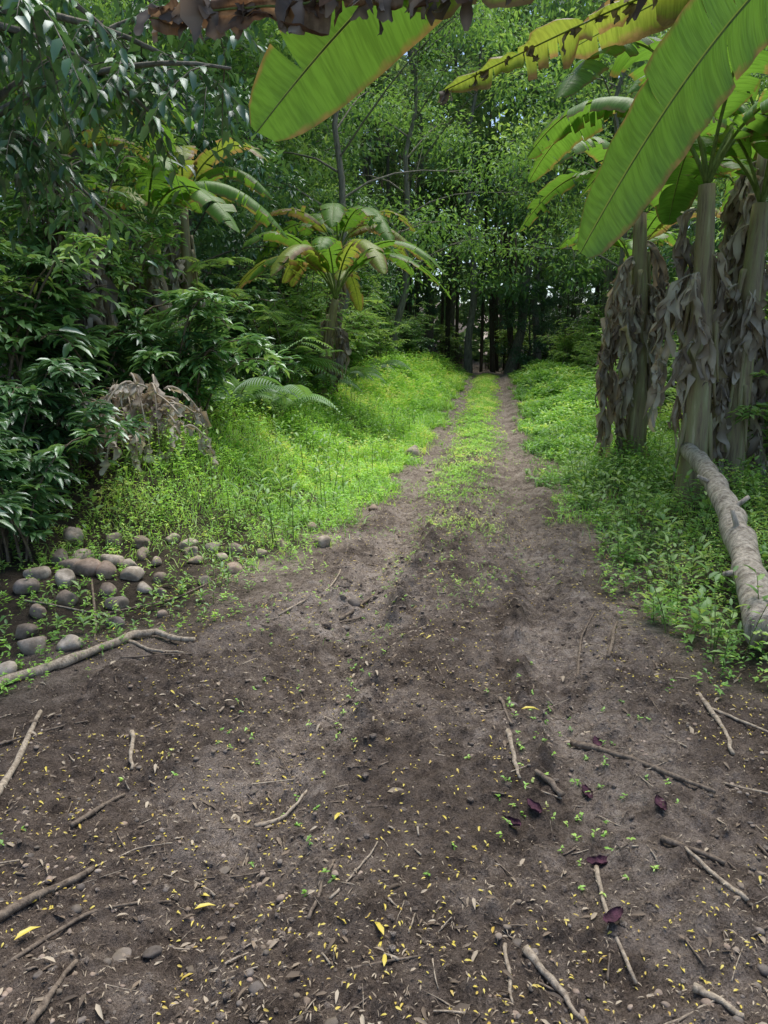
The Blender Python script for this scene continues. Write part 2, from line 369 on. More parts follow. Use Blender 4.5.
rng = R(5); mb = MB()
cob = [(-2.08, 4.75, .085), (-1.97, 4.72, .09), (-1.83, 4.7, .085), (-1.9, 4.95, .08), (-2.12, 5.0, .08), (-1.6, 4.2, .07), (-1.88, 4.18, .07),
       (-2.15, 4.25, .075), (-1.73, 4.42, .065), (-2.0, 4.45, .075), (-2.25, 4.6, .08), (-1.05, 4.95, .065), (-1.12, 5.4, .06), (-1.3, 5.45, .06), (-1.48, 5.4, .07),
       (-1.62, 5.5, .06), (-.92, 5.35, .05), (-1.35, 5.1, .05), (-1.75, 3.45, .07), (-1.58, 3.5, .06), (-1.9, 3.7, .06), (-1.75, 3.2, .05), (-1.6, 5.0, .05),
       (-.47, 5.62, .075), (-.62, 6.2, .05), (-.1, 7.0, .05), (-.03, 7.9, .06), (.42, 10.8, .12), (.6, 9.5, .05), (-1.2, 4.75, .045), (-1.5, 4.75, .05), (-2.3, 5.3, .08), (-2.0, 5.3, .07),
       (-1.42, 4.5, .04), (-1.3, 4.1, .035), (-1.5, 3.9, .045), (-1.95, 3.95, .06), (-1.68, 4.72, .07), (-1.76, 4.9, .075), (-1.55, 4.55, .055),
       (-1.2, 5.25, .05), (-1.42, 5.28, .055), (-1.8, 5.3, .065), (-.8, 5.6, .05), (-1.75, 5.15, .06), (-2.25, 4.95, .07), (-2.4, 4.3, .07)]
for x, y, s in cob:
    stone(mb, rng, (x, y, float(topz(x, y)) + s * .38), s * 1.08, rnd=.25 + .75 * rng.rand(), flat=.8)
mb.obj("cobble_stones", [M_stone])
mb = MB()
for x, y, s in [(.55, 2.92, .032), (.36, 3.56, .028), (-.68, 1.62, .03), (-.6, 1.63, .025), (.32, 3.3, .012), (-.48, 1.95, .02), (-.15, 1.9, .015), (-.22, 3.95, .03), (-.18, 4.22, .05)]:
    stone(mb, rng, (x, y, float(topz(x, y)) + s * .1), s, flat=.5, rnd=rng.rand() * .6)
n = 6000; yy = 1.2 + 6 * rng.rand(n) ** 1.6; dd = rng.uniform(-1.9, 1.9, n); xx = dd + cx(yy)
cl = fbm(xx, yy, 1.6, 2, 31) + .1 * (yy < 1.9)
for x, y, q in zip(xx, yy, cl):
    if q < .42 or inside(x, y) < .05: continue
    s = .003 + .010 * rng.rand() ** 2.2 + (.010 * rng.rand() if y < 1.9 and rng.rand() < .25 else 0)
    stone(mb, rng, (x, y, float(path_z(x, y)) + s * .0), s, I2, flat=.6, rnd=rng.rand() * .75)
mb.obj("pebbles", [M_stone])
mb = MB()
n = 3400; yy = 1.3 + 5.5 * rng.rand(n); off = np.where(rng.rand(n) < .4, -.3 + .13 * rng.normal(size=n), rng.uniform(-1.3, 1.3, n)); xx = off + cx(yy)
z = path_z(xx, yy)
for i in range(n):
    s = .003 + .015 * rng.rand() ** 4
    stone(mb, rng, (xx[i], yy[i], z[i] + s * .1), s, I1, rnd=.1 + .5 * rng.rand(), flat=.6)
for k in range(70):
    y = 4.3 + rng.normal() * .25; x = -.22 + rng.normal() * .14; s = .008 + .025 * rng.rand() ** 2
    stone(mb, rng, (x, y, float(path_z(x, y)) + s * .1), s, I2, rnd=.5, flat=.7)
mb.obj("dirt_clods", [M_dirt], smooth=False)

# ------------------------------------------------------------ twigs, litter
def stick(mb, pts, r, rng, seg=7, mat=0, wob=.012, n=12, taper=.6):
    P = np.array([[a, b] for a, b in pts], float)
    t = np.linspace(0, 1, n) * (len(P) - 1)
    x = np.interp(t, np.arange(len(P)), P[:, 0]); y = np.interp(t, np.arange(len(P)), P[:, 1])
    w = np.cumsum(rng.normal(size=(n, 2)), 0) * wob * .4; w -= np.linspace(0, 1, n)[:, None] * w[-1]
    x = x + w[:, 0]; y = y + w[:, 1]
    z = topz(x, y)
    zl = np.polyfit(t, z, 1); z = .5 * np.convolve(np.pad(z, 2, 'edge'), np.ones(5) / 5, 'valid') + .5 * np.polyval(zl, t) + r * .9
    rad = r * np.linspace(1, taper, n) * (1 + .14 * rng.normal(size=n).clip(-1, 1))
    tube(mb, np.stack([x, y, z], 1), rad, seg, mat, rng.rand())
rng = R(8); mb = MB()
stick(mb, [(-1.75, 3.0), (-1.5, 3.2), (-1.3, 3.62), (-1.2, 3.72), (-.98, 3.6)], .028, rng, 9, wob=.03, n=24, taper=.45); stick(mb, [(-1.32, 3.6), (-1.2, 3.5), (-1.0, 3.45)], .01, rng, 7); mb.obj("fallen_branch", [M_twigl])
mb = MB(); stick(mb, [(.74, 2.66), (.9, 2.48), (1.12, 2.24)], .013, rng, 8, wob=.008, n=16); mb.obj("fallen_branch", [M_twig])
mb = MB(); stick(mb, [(-1.28, 2.1), (-1.35, 2.5), (-1.44, 2.85)], .014, rng, 8, wob=.008); mb.obj("fallen_branch", [M_twigl])
mb = MB(); stick(mb, [(-1.1, 1.62), (-.98, 1.78), (-.86, 1.92)], .015, rng, 8, wob=.008); mb.obj("fallen_branch", [M_twig])
mb = MB(); stick(mb, [(1.37, 2.98), (1.36, 2.75), (1.3, 2.5)], .012, rng, 8); stick(mb, [(1.37, 2.9), (1.5, 2.75), (1.58, 2.6)], .008, rng, 6); mb.obj("fallen_branch", [M_twigl])
mb = MB()
for pts, r, m in [([(-.79, 1.36), (-.76, 1.55)], .010, 0), ([(-1.01, 2.7), (-.93, 2.46)], .010, 1), ([(.5, 2.7), (.49, 2.4)], .011, 1), ([(.64, 1.95), (.62, 1.75), (.63, 1.55)], .008, 1),
                  ([(.36, 1.6), (.47, 1.44)], .011, 1), ([(.31, 1.62), (.3, 1.44)], .006, 1), ([(-.58, 2.72), (-.4, 2.6), (-.28, 2.3)], .003, 0), ([(-.43, 2.16), (-.34, 2.2), (-.27, 2.34)], .008, 1),
                  ([(-.9, 1.9), (-.75, 2.02), (-.62, 2.03)], .0025, 1), ([(-1.3, 3.4), (-.95, 3.45)], .007, 0), ([(.9, 3.2), (1.05, 3.7), (1.2, 4.0)], .007, 0), ([(-1.0, 2.1), (-.9, 2.3)], .01, 0),
                  ([(.5, 2.95), (.52, 2.75)], .008, 0), ([(.62, 2.3), (.55, 2.42)], .013, 0), ([(-.6, 4.0), (-.35, 4.5), (-.3, 4.9)], .007, 1), ([(-.2, 1.7), (-.15, 1.9)], .006, 0),
                  ([(1.0, 1.75), (.9, 1.95)], .008, 1), ([(.75, 1.5), (.82, 1.4)], .010, 1), ([(-.55, 1.9), (-.3, 1.95)], .003, 0), ([(.62, 1.42), (.8, 1.46)], .004, 1),
                  ([(-1.55, 2.6), (-1.2, 2.75)], .006, 0), ([(-1.7, 4.0), (-1.3, 4.4), (-1.1, 4.9)], .008, 0), ([(1.1, 3.4), (1.3, 3.9)], .012, 0), ([(1.45, 2.2), (1.2, 2.35)], .007, 1),
                  ([(-1.9, 4.6), (-1.6, 3.9), (-1.5, 3.6)], .009, 0), ([(-2.1, 4.1), (-1.5, 4.05)], .007, 1), ([(-.25, 4.0), (.02, 4.5)], .01, 0), ([(-.35, 3.9), (-.1, 4.1)], .007, 0),
                  ([(-.95, 1.55), (-.8, 1.75), (-.6, 1.8)], .006, 0), ([(1.15, 1.9), (1.3, 2.2)], .009, 0), ([(-.15, 1.75), (-.02, 2.0)], .004, 1), ([(.85, 2.0), (1.0, 1.9)], .01, 0)]:
    stick(mb, pts, r, rng, 6, m, wob=.008, n=10)
for k in range(2000):
    y = 1.25 + 9 * rng.rand() ** 1.8; d = rng.uniform(-1.8, 1.9); x = d + float(cx(y)); a = rng.rand() * 2 * pi; l = .015 + .1 * rng.rand() ** 2
    if rng.rand() < .12: l *= 2.2
    stick(mb, [(x, y), (x + l * math.cos(a), y + l * math.sin(a))], .0009 + .0042 * rng.rand() ** 2.2, rng, 4, int(rng.rand() < .5), wob=.004, n=5)
mb.obj("twigs", [M_twig, M_twigl])

mb = MB(); rng = R(11)
def litter(n, y0, y1, L0, L1, asp, mat, half=1.9, pw=1.8, flatn=.25, filt=None):
    yy = y0 + (y1 - y0) * rng.rand(n) ** pw; xx = rng.uniform(-half, half, n) + cx(yy)
    k = fbm(xx, yy, 1.3, 3, 40 + mat); keep = k > (filt or 0); xx = xx[keep]; yy = yy[keep]; n = len(xx)
    a = rng.rand(n) * 2 * pi; L = rng.uniform(L0, L1, n)
    D = np.stack([np.cos(a), np.sin(a), rng.normal(size=n) * flatn * .5], -1)
    U = np.stack([rng.normal(size=n) * flatn, rng.normal(size=n) * flatn, np.ones(n)], -1)
    leaves(mb, np.stack([xx, yy, topz(xx, yy) + .006], -1), D, U, L, L * asp, rng.rand(n), True, mat)
litter(7500, 1.2, 8, .008, .017, .42, 0, filt=.42)
litter(420, 1.2, 6, .015, .036, .3, 0, filt=.43)
litter(34000, 1.2, 9, .004, .02, .22, 1, filt=.3)
litter(2600, 1.2, 10, .015, .045, .3, 1, filt=.36)
litter(50, 1.3, 7, .05, .08, .35, 1)
for x, y, l, a in [(-.16, 2.12, .05, 1.2), (.0, 1.6, .06, 2.0), (.0, 1.5, .045, 1.5), (.57, 2.83, .08, .1), (-.12, 3.6, .08, .1), (-.95, 1.62, .07, .9), (-.53, 1.78, .06, .4), (-.5, 1.84, .05, 3), (.2, 2.1, .03, 2)]:
    leaves(mb, [[x, y, float(topz(x, y)) + .014]], [[math.cos(a), math.sin(a), .1]], [[.1, .1, 1]], l, l * .28, .35, True, 0)
mb.obj("leaf_litter", [M_yellow, M_litter])
for x, y in [(.41, 2.14), (.66, 1.99), (.5, 2.2), (.62, 1.72), (.83, 2.62), (.72, 2.35), (.9, 2.15)]:
    mb = MB(); t = np.linspace(0, 1, 9); a = rng.rand() * pi; u = np.linspace(-1, 1, 7)
    w = .018 * np.sin(pi * np.clip(t * .9 + .08, 0, 1)) ** .7
    l = .08
    X = (t[:, None] - .5) * l + 0 * u; Yv = w[:, None] * np.sin(u * 1.9); Z = w[:, None] * (1 - np.cos(u * 1.9)) * .6 + .012 * (t[:, None] - .5) ** 2 * 4
    Z = Z * rng.uniform(.6, 1.2, Z.shape); Yv = Yv + rng.normal(size=Yv.shape) * .0015
    V = np.stack([X * math.cos(a) - Yv * math.sin(a) + x, X * math.sin(a) + Yv * math.cos(a) + y, Z + float(topz(x, y)) + .008], -1).reshape(-1, 3)
    i = np.arange(8)[:, None] * 7; j = np.arange(6)[None]
    mb.add(V, np.stack([i + j, i + j + 1, i + 7 + j + 1, i + 7 + j], -1).reshape(-1, 4)); mb.obj("banana_flower_bract", [M_bract])

# ------------------------------------------------------------ weeds and grass
def patch(x, y): return (fbm(x, y, 1.1, 3, 88) - .5) * 1.1 + (fbm(x, y, 5, 2, 89) - .5) * .5
def herbs(mb, x, y, hgt, leafL, k, rng, asp=.5, mat=0, hi=False, rb=0.0):
    n = len(x); z = topz(x, y); pt = np.repeat(patch(x, y), k)
    x = np.repeat(x, k); y = np.repeat(y, k); z = np.repeat(z, k); H = np.repeat(hgt, k); LL = np.repeat(leafL, k) * rng.uniform(.6, 1.2, n * k)
    f = rng.rand(n * k) ** .7; a = rng.rand(n * k) * 2 * pi
    lean = np.repeat(rng.normal(size=(n, 2)) * .3, k, 0)
    P = np.stack([x + lean[:, 0] * H * f, y + lean[:, 1] * H * f, z + H * f], -1)
    el = rng.uniform(-.2, .7, n * k)
    D = np.stack([np.cos(a) * np.cos(el), np.sin(a) * np.cos(el), np.sin(el)], -1)
    U = np.stack([rng.normal(size=n * k) * .25, rng.normal(size=n * k) * .25, np.ones(n * k)], -1)
    r = np.clip(np.repeat(rng.rand(n), k) * .45 + rng.rand(n * k) * .25 + .25 * f + rb + pt, 0, 1)
    leaves(mb, P, D, U, LL, LL * asp, r, hi, mat)
def blades(mb, x, y, L, W, rng, mat=0, rb=0.0):
    n = len(x); z = topz(x, y); a = rng.rand(n) * 2 * pi; el = rng.uniform(.5, 1.4, n)
    D = np.stack([np.cos(a) * np.cos(el), np.sin(a) * np.cos(el), np.sin(el)], -1)
    S = nrm(np.stack([-np.sin(a), np.cos(a), rng.normal(size=n) * .3], -1)); P = np.stack([x, y, z - .005], -1)
    L = L[:, None]; W = W[:, None] if not np.isscalar(W) else W
    mid = P + D * L * .55; tip = P + D * L + np.stack([np.cos(a), np.sin(a), -1.2 * np.ones(n)], -1) * L * .22
    V = np.stack([P - S * W * .5, P + S * W * .5, mid + S * W * .42, mid - S * W * .42, tip], 1).reshape(-1, 3)
    o = (np.arange(n) * 5)[:, None]
    mb.add(V, [np.array([[0, 1, 2, 3]]) + o, np.array([[3, 2, 4]]) + o], mat, np.repeat(np.clip(rng.rand(n) * .7 + rb + patch(x, y), 0, 1), 5))

rng = R(21)
def region(n, y0, y1, d0, d1, pw=1.5):
    yy = y0 + (y1 - y0) * rng.rand(n) ** pw; dd = d0 + (d1 - d0) * rng.rand(n); return dd + cx(yy), yy, dd
mbL = MB(); mbR = MB(); mbC = MB()
def lod(y): return np.clip(y / 7, .75, 3.2)
def gap_(x, y): return sst(.3, .48, fbm(x, y, 2.6, 3, 99))
x, y, d = region(28000, 3.0, 36, -3.6, -.6)
e = -inside(x, y, .5); dens = sst(-.05, .35, e) * (.2 * (fbm(x, y, 3, 3, 54) > .46) + sst(4.3, 6.4, y + (fbm(x, y, 1.4, 3, 50) - .5) * 2.6 + .3 * sst(-1.8, -2.6, d))) * (.4 + .6 * gap_(x, y)) + .09 * sst(-.1, .2, e)
k = rng.rand(len(x)) < dens; x, y, d = x[k], y[k], d[k]; s = lod(y)
hh = (.04 + .34 * sst(.4, .75, fbm(x, y, 1.7, 3, 51)) * sst(0, .8, -inside(x, y)) * sst(4.5, 6, y)) * s ** .35 + .02
herbs(mbL, x, y, hh, .03 * s * rng.uniform(.5, 1.5, len(x)), 8, rng, .42, 0, rb=.08)
x, y, d = region(80000, 4.2, 36, -2.9, -.7)
e = -inside(x, y, .5); k = rng.rand(len(x)) < sst(-.1, .35, e) * sst(4.6, 7.0, y + (fbm(x, y, 1.0, 3, 52) - .5) * 2.5) * (.35 + .65 * gap_(x, y)); x, y = x[k], y[k]; s = lod(y)
blades(mbL, x, y, (.05 + .22 * rng.rand(len(x)) ** 1.4 * (.3 + fbm(x, y, 1.3, 2, 53))) * s ** .5, .0065 * s, rng, 0, .24)
mbL.obj("verge_grass", [G_weed])
x, y, d = region(24000, 2.75, 36, .6, 3.4)
e = -inside(x, y, .5); dens = sst(-.02, .3, e) * (.4 + .6 * gap_(x, y))
k = rng.rand(len(x)) < dens; x, y, d = x[k], y[k], d[k]; s = lod(y)
hh = (.05 + .3 * sst(.35, .75, fbm(x, y, 1.6, 3, 61)) * sst(0, .8, -inside(x, y))) * s ** .35 + .02
herbs(mbR, x, y, hh, .036 * s * rng.uniform(.5, 1.5, len(x)), 8, rng, .48, rb=.04)
x, y, d = region(40000, 4.0, 36, .7, 2.8)
e = -inside(x, y, .5); k = rng.rand(len(x)) < sst(-.1, .35, e) * sst(4, 8, y); x, y = x[k], y[k]; s = lod(y)
blades(mbR, x, y, (.05 + .18 * rng.rand(len(x)) ** 1.3) * s ** .5, .006 * s, rng, 0, .15)
mbR.obj("verge_weeds", [G_weed2])
def cdens(x, y, d):
    return .95 * np.exp(-((d + .1 + .08 * np.sin(y * .9)) / .3) ** 2) * sst(3.6, 9, y + (fbm(x, y, 1.6, 3, 70) - .5) * 6.5) * sst(.28, .5, fbm(x, y, 2.4, 3, 71) + .08)
x, y, d = region(44000, 3.0, 36, -.7, .5)
k = rng.rand(len(x)) < cdens(x, y, d); x, y = x[k], y[k]; s = lod(y)
blades(mbC, x, y, (.02 + .055 * rng.rand(len(x))) * s ** .4, .005 * s, rng, 0, .28)
x, y, d = region(15000, 3.0, 36, -.7, .5)
k = rng.rand(len(x)) < cdens(x, y, d); x, y = x[k], y[k]; s = lod(y)
herbs(mbC, x, y, .02 + .03 * rng.rand(len(x)), .02 * s, 6, rng, .5, 0, rb=.2)
x, y, d = region(5200, 1.8, 14, -1.5, .9, 1.0)
dens = sst(.52, .72, fbm(x, y, 1.5, 3, 72)) + .9 * np.exp(-((d + .38) / .1) ** 2) * (fbm(x, y, 2, 2, 73) > .4)
k = rng.rand(len(x)) < dens * .6; x, y = x[k], y[k]
herbs(mbC, x, y, .006 + .02 * rng.rand(len(x)), .016 * np.ones(len(x)), 5, rng, .5, 0, True)
mbC.obj("path_grass", [G_weed])

mb = MB(); rng = R(31)
def weedplant(mb, x, y, H, nl, L, asp=.4, mat=0, matS=1, z=None):
    z0 = float(topz(x, y)) if z is None else z
    ln = rng.normal(size=2) * .15 * H
    P = np.stack([x + ln[0] * np.linspace(0, 1, 6) ** 1.5, y + ln[1] * np.linspace(0, 1, 6) ** 1.5, z0 + H * np.linspace(0, 1, 6)], 1)
    tube(mb, P, np.linspace(.004, .0015, 6) * (H / .3) ** .5, 4, matS, cap=False)
    f = np.linspace(.25, 1, nl); Q = np.stack([np.interp(f, np.linspace(0, 1, 6), P[:, i]) for i in range(3)], 1)
    a = np.arange(nl) * 2.4 + rng.rand() * 6; el = .2 + .5 * f + rng.normal(size=nl) * .15
    D = np.stack([np.cos(a) * np.cos(el), np.sin(a) * np.cos(el), np.sin(el)], -1)
    leaves(mb, Q, D, np.stack([0 * a, 0 * a, 1 + 0 * a], -1) + rng.normal(size=(nl, 3)) * .15, L * rng.uniform(.7, 1.15, nl), L * asp * rng.uniform(.8, 1.1, nl), np.clip(.45 + rng.normal(size=nl) * .2, 0, 1), True, mat)
for i in range(520):
    y = 2.9 + 9 * rng.rand() ** 1.3; d = rng.uniform(1.05, 2.9); x = d + float(cx(y))
    if inside(x, y) > -.12: continue
    weedplant(mb, x, y, rng.uniform(.1, .42), rng.randint(6, 13), rng.uniform(.05, .11))
for i in range(480):
    y = 3.6 + 11 * rng.rand() ** 1.2; d = rng.uniform(-3.4, -1.2); x = d + float(cx(y))
    if inside(x, y) > -.2: continue
    weedplant(mb, x, y, rng.uniform(.05, .13) if y < 5.5 else rng.uniform(.1, .5), rng.randint(5, 11), rng.uniform(.03, .06) if y < 5.5 else rng.uniform(.04, .1))
for x, y, H in [(-1.1, 6.2, .4), (-.95, 6.6, .35), (-1.25, 6.0, .3)]: weedplant(mb, x, y, H, 14, .16, .14)
mb.obj("broadleaf_weeds", [G_light, M_greenstem])

# ------------------------------------------------------------ trees & shrubs library
def clump(mb, rng, c, Rr, n, L, asp=.45, flat=.65, hi=False, mat=1, dr=.35):
    c = np.asarray(c)
    p = nrm(rng.normal(size=(n, 3))) * (rng.rand(n, 1) ** .5); p[:, 2] *= flat
    D = nrm(p + rng.normal(size=(n, 3)) * .55 + np.array([0, 0, -dr]))
    U = np.array([0, 0, 1.0]) + rng.normal(size=(n, 3)) * .4
    LL = L * rng.uniform(.6, 1.2, n); cr = rng.rand()
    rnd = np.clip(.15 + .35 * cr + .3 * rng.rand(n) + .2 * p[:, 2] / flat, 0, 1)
    leaves(mb, c + p * Rr, D, U, LL, LL * asp, rnd, hi, mat)
def gen_tree(name, seed, H, r0, nb, lo, spread, cR, cN, L, mats, asp=.45, lean=0):
    rng = R(seed); mb = MB()
    t = np.linspace(0, 1, 10)
    wob = np.cumsum(rng.normal(size=(10, 2)), 0) * H * .012; wob -= wob[0]
    tp = np.stack([wob[:, 0] + lean * H * t ** 1.5, wob[:, 1], t * H * .93 - .2], 1)
    tube(mb, tp, r0 * (1 - .8 * t) * np.where(t < .05, 1.35, 1), 9, 0, cap=False)
    for i in range(nb):
        f = lo + (1 - lo) * (i + .5 * rng.rand()) / nb
        b = np.array([np.interp(f, t, tp[:, k]) for k in range(3)]); az = i * 2.4 + rng.rand()
        ln = spread * (.45 + .75 * math.sin(pi * min(1, (f - lo) / (1 - lo) * .75 + .25))) * rng.uniform(.6, 1.2)
        dv = np.array([math.cos(az), math.sin(az), 0]); up = rng.uniform(.05, .7)
        e = b + dv * ln + np.array([0, 0, up * ln])
        P = bez(b, b + dv * ln * .3 + [0, 0, .25 * ln], b + dv * ln * .7 + [0, 0, up * ln], e, 6)
        rb = r0 * (1 - .75 * f) * .4
        tube(mb, P, np.linspace(rb, rb * .25, 6), 5, 0, cap=False)
        for k in range(4):
            g = rng.uniform(.4, 1); q = np.array([np.interp(g * 5, np.arange(6), P[:, m]) for m in range(3)])
            e2 = q + nrm(rng.normal(size=3) * [1, 1, .5] + dv * .5) * ln * rng.uniform(.15, .45)
            tube(mb, np.stack([q, (q + e2) / 2 + [0, 0, .05 * ln], e2]), [rb * .3, rb * .2, rb * .08], 4, 0, cap=False)
            clump(mb, rng, e2, cR * rng.uniform(.6, 1.3), cN, L, asp)
        clump(mb, rng, e, cR, cN, L, asp)
    return mb.mesh(name, mats)
T_broad = [gen_tree("broadleaf_tree_mesh_%d" % i, 100 + i, 10 + 1.5 * i, .14, 18, .22, 2.4, .75, 65, .22, [M_bark, G_mid]) for i in range(3)]
T_tall = [gen_tree("tall_tree_mesh_%d" % i, 130 + i, 20 + i, .2, 22, .3, 3.2, 1.0, 85, .3, [M_bark, G_farhaze]) for i in range(2)]
T_dark = [gen_tree("dark_tree_mesh_%d" % i, 140 + i, 7 + i * 1.5, .1, 18, .1, 1.9, .6, 70, .19, [M_barkd, G_dark], .42) for i in range(2)]
T_light = [gen_tree("light_tree_mesh", 150, 10, .1, 16, .25, 2.6, .75, 110, .13, [M_bark, G_light], .4)]

def gen_shrub(name, seed, H, ns, spread, nl, L, asp, mats, hi=True, pin=False):
    rng = R(seed); mb = MB()
    for s in range(ns):
        az = rng.rand() * 2 * pi; l = H * rng.uniform(.5, 1.1); dv = np.array([math.cos(az), math.sin(az), 0]) * spread * rng.uniform(.3, 1)
        b = np.array([rng.normal() * .12, rng.normal() * .12, -.05])
        P = bez(b, b + [0, 0, l * .5] + dv * .1, b + dv * .6 + [0, 0, l], b + dv * 1.2 + [0, 0, l * rng.uniform(.6, 1)], 9)
        tube(mb, P, np.linspace(.014, .004, 9), 4, 0, cap=False)
        for k in range(nl):
            g = rng.uniform(.2, 1); q = np.array([np.interp(g * 8, np.arange(9), P[:, m]) for m in range(3)])
            a2 = rng.rand() * 2 * pi; tl = rng.uniform(.2, .5) * H * .4; tv = nrm(np.array([math.cos(a2), math.sin(a2), rng.uniform(-.2, .6)]))
            m = 9; tt = np.linspace(.15, 1, m)[:, None]
            TP = q + tv * tl * tt - np.array([0, 0, 1]) * tl * .35 * tt ** 2
            tube(mb, np.vstack([q, TP[::4]]), .003, 3, 0, cap=False)
            side = nrm(np.cross(tv, [0, 0, 1]))
            sg = np.where(np.arange(m) % 2 == 0, 1, -1)[:, None]
            if pin: D = side * sg + tv * .35 + [0, 0, -.15]
            else: D = side * sg * .8 + tv * .8 + [0, 0, -.25] + rng.normal(size=(m, 3)) * .2
            r = np.clip(.1 + .5 * rng.rand() + .25 * rng.rand(m) + .15 * g, 0, 1)
            leaves(mb, TP, D, np.array([0, 0, 1.]) + rng.normal(size=(m, 3)) * .2, L * rng.uniform(.7, 1.2, m), L * asp, r, hi, 1)
            if pin: leaves(mb, TP, D - 2 * side * sg, np.tile([0, 0, 1.], (m, 1)), L * rng.uniform(.7, 1.2, m), L * asp, r, hi, 1)
    return mb.mesh(name, mats)
S_a = gen_shrub("shrub_mesh_a", 200, 1.9, 16, .8, 14, .12, .42, [M_twig, G_mid])
S_b = gen_shrub("shrub_mesh_b", 201, 1.5, 16, .8, 14, .15, .36, [M_twig, G_dark])
S_c = gen_shrub("shrub_mesh_c", 202, 2.6, 14, 1.0, 18, .12, .5, [M_twig, G_light], hi=False)
S_p = gen_shrub("shrub_mesh_pinnate", 203, 2.0, 12, 1.0, 18, .11, .24, [M_twig, G_mid], pin=True, hi=False)

def gen_fern(name, seed, nf, L, mats):
    rng = R(seed); mb = MB()
    for i in range(nf):
        az = i * 2.4 + rng.rand(); dv = np.array([math.cos(az), math.sin(az), 0]); l = L * rng.uniform(.7, 1.1)
        P = bez([0, 0, 0], dv * l * .2 + [0, 0, l * .5], dv * l * .6 + [0, 0, l * .65], dv * l + [0, 0, l * rng.uniform(.1, .4)], 30)
        tube(mb, P[::3], np.linspace(.008, .002, 10), 4, 0, cap=False)
        T = nrm(np.gradient(P, axis=0)); S = nrm(np.cross(T, [0, 0, 1])); t = np.linspace(0, 1, 30)
        w = l * .26 * np.sin(pi * np.clip(t * .85 + .13, 0, 1))
        for sg in (1, -1):
            leaves(mb, P[4:], S[4:] * sg + T[4:] * .5 + [0, 0, -.25], np.tile([0, 0, 1.], (26, 1)), w[4:], .035, np.clip(.4 + .2 * rng.rand() + .1 * rng.rand(26), 0, 1), True, 1)
    return mb.mesh(name, mats)
F_a = gen_fern("fern_mesh", 210, 11, 1.1, [M_greenstem, G_mid])
F_b = gen_fern("palm_frond_mesh", 211, 9, 2.0, [M_greenstem, G_mid])

rng = R(77)
def put(name, me, d, y, s=1, dz=0, tilt=.06):
    x = float(cx(y)) + d; return inst(name, me, (x, y, float(gz(x, y)) + dz), rng.rand() * 6.28, s * rng.uniform(.9, 1.1), (rng.normal() * tilt, rng.normal() * tilt))
for y in np.arange(7.9, 34, 1.4):
    put("understory_shrub", [S_a, S_b, S_p, S_c if y > 9 else S_b][rng.randint(4)], -rng.uniform(3.0, 3.7), y + rng.normal() * .2, rng.uniform(.6, 1.1))
    put("understory_shrub", [S_a, S_c, S_p, S_b][rng.randint(4)], -rng.uniform(4.0, 5.2), y + rng.normal() * .3, rng.uniform(1.0, 1.6), .3)
put("understory_shrub", S_a, -4.2, 6.6, 1.2); put("understory_shrub", S_b, -4.0, 7.4, 1.2)
for y in (5.4, 6.0): put("dark_shrub", S_b, -rng.uniform(3.35, 3.5), y, .85)
put("dark_shrub", S_b, -3.15, 4.9, .75)
for y, d in ((9, -2.9), (9.8, -2.6), (13, -2.8), (16, -2.9), (20, -3.0)): put("fern_plant", F_a, d, y, .9)
for y, d in ((9.4, -3.4), (12, -3.5)): put("palm_plant", F_b, d, y, .7)
for y in np.arange(6.5, 34, 2.6):
    put("dark_understory_tree", (T_dark + T_light)[rng.randint(3)], -rng.uniform(5.0, 6.2), y, rng.uniform(.6, .95))
    put("broadleaf_tree", T_broad[rng.randint(3)], -rng.uniform(7, 9.5), y + 1, rng.uniform(.9, 1.2))
for y in np.arange(10, 36, 6):
    put("tall_tree", T_tall[rng.randint(2)], -rng.uniform(10, 14), y, 1.1)
for y in np.arange(6.8, 34, 1.5):
    put("understory_shrub", [S_a, S_p, S_p, S_c][rng.randint(4)], rng.uniform(2.9, 3.7), y + rng.normal() * .2, rng.uniform(.5, .85))
    put("understory_shrub", [S_a, S_b, S_p, S_c][rng.randint(4)], rng.uniform(4.2, 5.6), y + rng.normal() * .3, rng.uniform(.9, 1.4))
for y in (4.6, 5.4): put("understory_shrub", S_a, rng.uniform(3.2, 3.5), y, .5)
for y in np.arange(11, 34, 3.4):
    put("understory_tree", (T_dark + T_light)[rng.randint(3)], rng.uniform(5.2, 7), y, rng.uniform(.6, .9))
    put("broadleaf_tree", T_broad[rng.randint(3)], rng.uniform(8, 12), y + 1, rng.uniform(.9, 1.2))
for y in (9, 13, 18, 24): put("light_leaf_tree", T_light[0], rng.uniform(6, 9), y, 1.0)
for d, y, s in ((-3.8, 19, 1.25), (3.9, 22, 1.3), (-3.5, 27, 1.35), (4.2, 30, 1.4), (-1.0, 37, 1.5), (2.5, 39, 1.5)): put("light_leaf_tree", T_light[0] if s < 1.4 else T_broad[2], d, y, s)
for i in range(24):
    y = rng.uniform(37, 52); x = -16 + 44 * (i + rng.rand()) / 24
    put("tall_tree", (T_tall + T_broad[:1] + T_tall)[rng.randint(5)], x - float(cx(y)), y, rng.uniform(.95, 1.25))
for i in range(12):
    y = rng.uniform(36, 42); x = -6 + 26 * (i + rng.rand()) / 12
    if abs(x - float(cx(y))) < 1.8: continue
    put("understory_tree", (T_dark + T_broad[:1])[rng.randint(3)], x - float(cx(y)), y, rng.uniform(.6, .9))
for i in range(10):
    y = rng.uniform(42, 47); x = 0 + 13 * (i + rng.rand()) / 10
    put("understory_shrub", [S_c, S_a][rng.randint(2)], x - float(cx(y)), y, rng.uniform(.9, 1.3))
mb = MB()
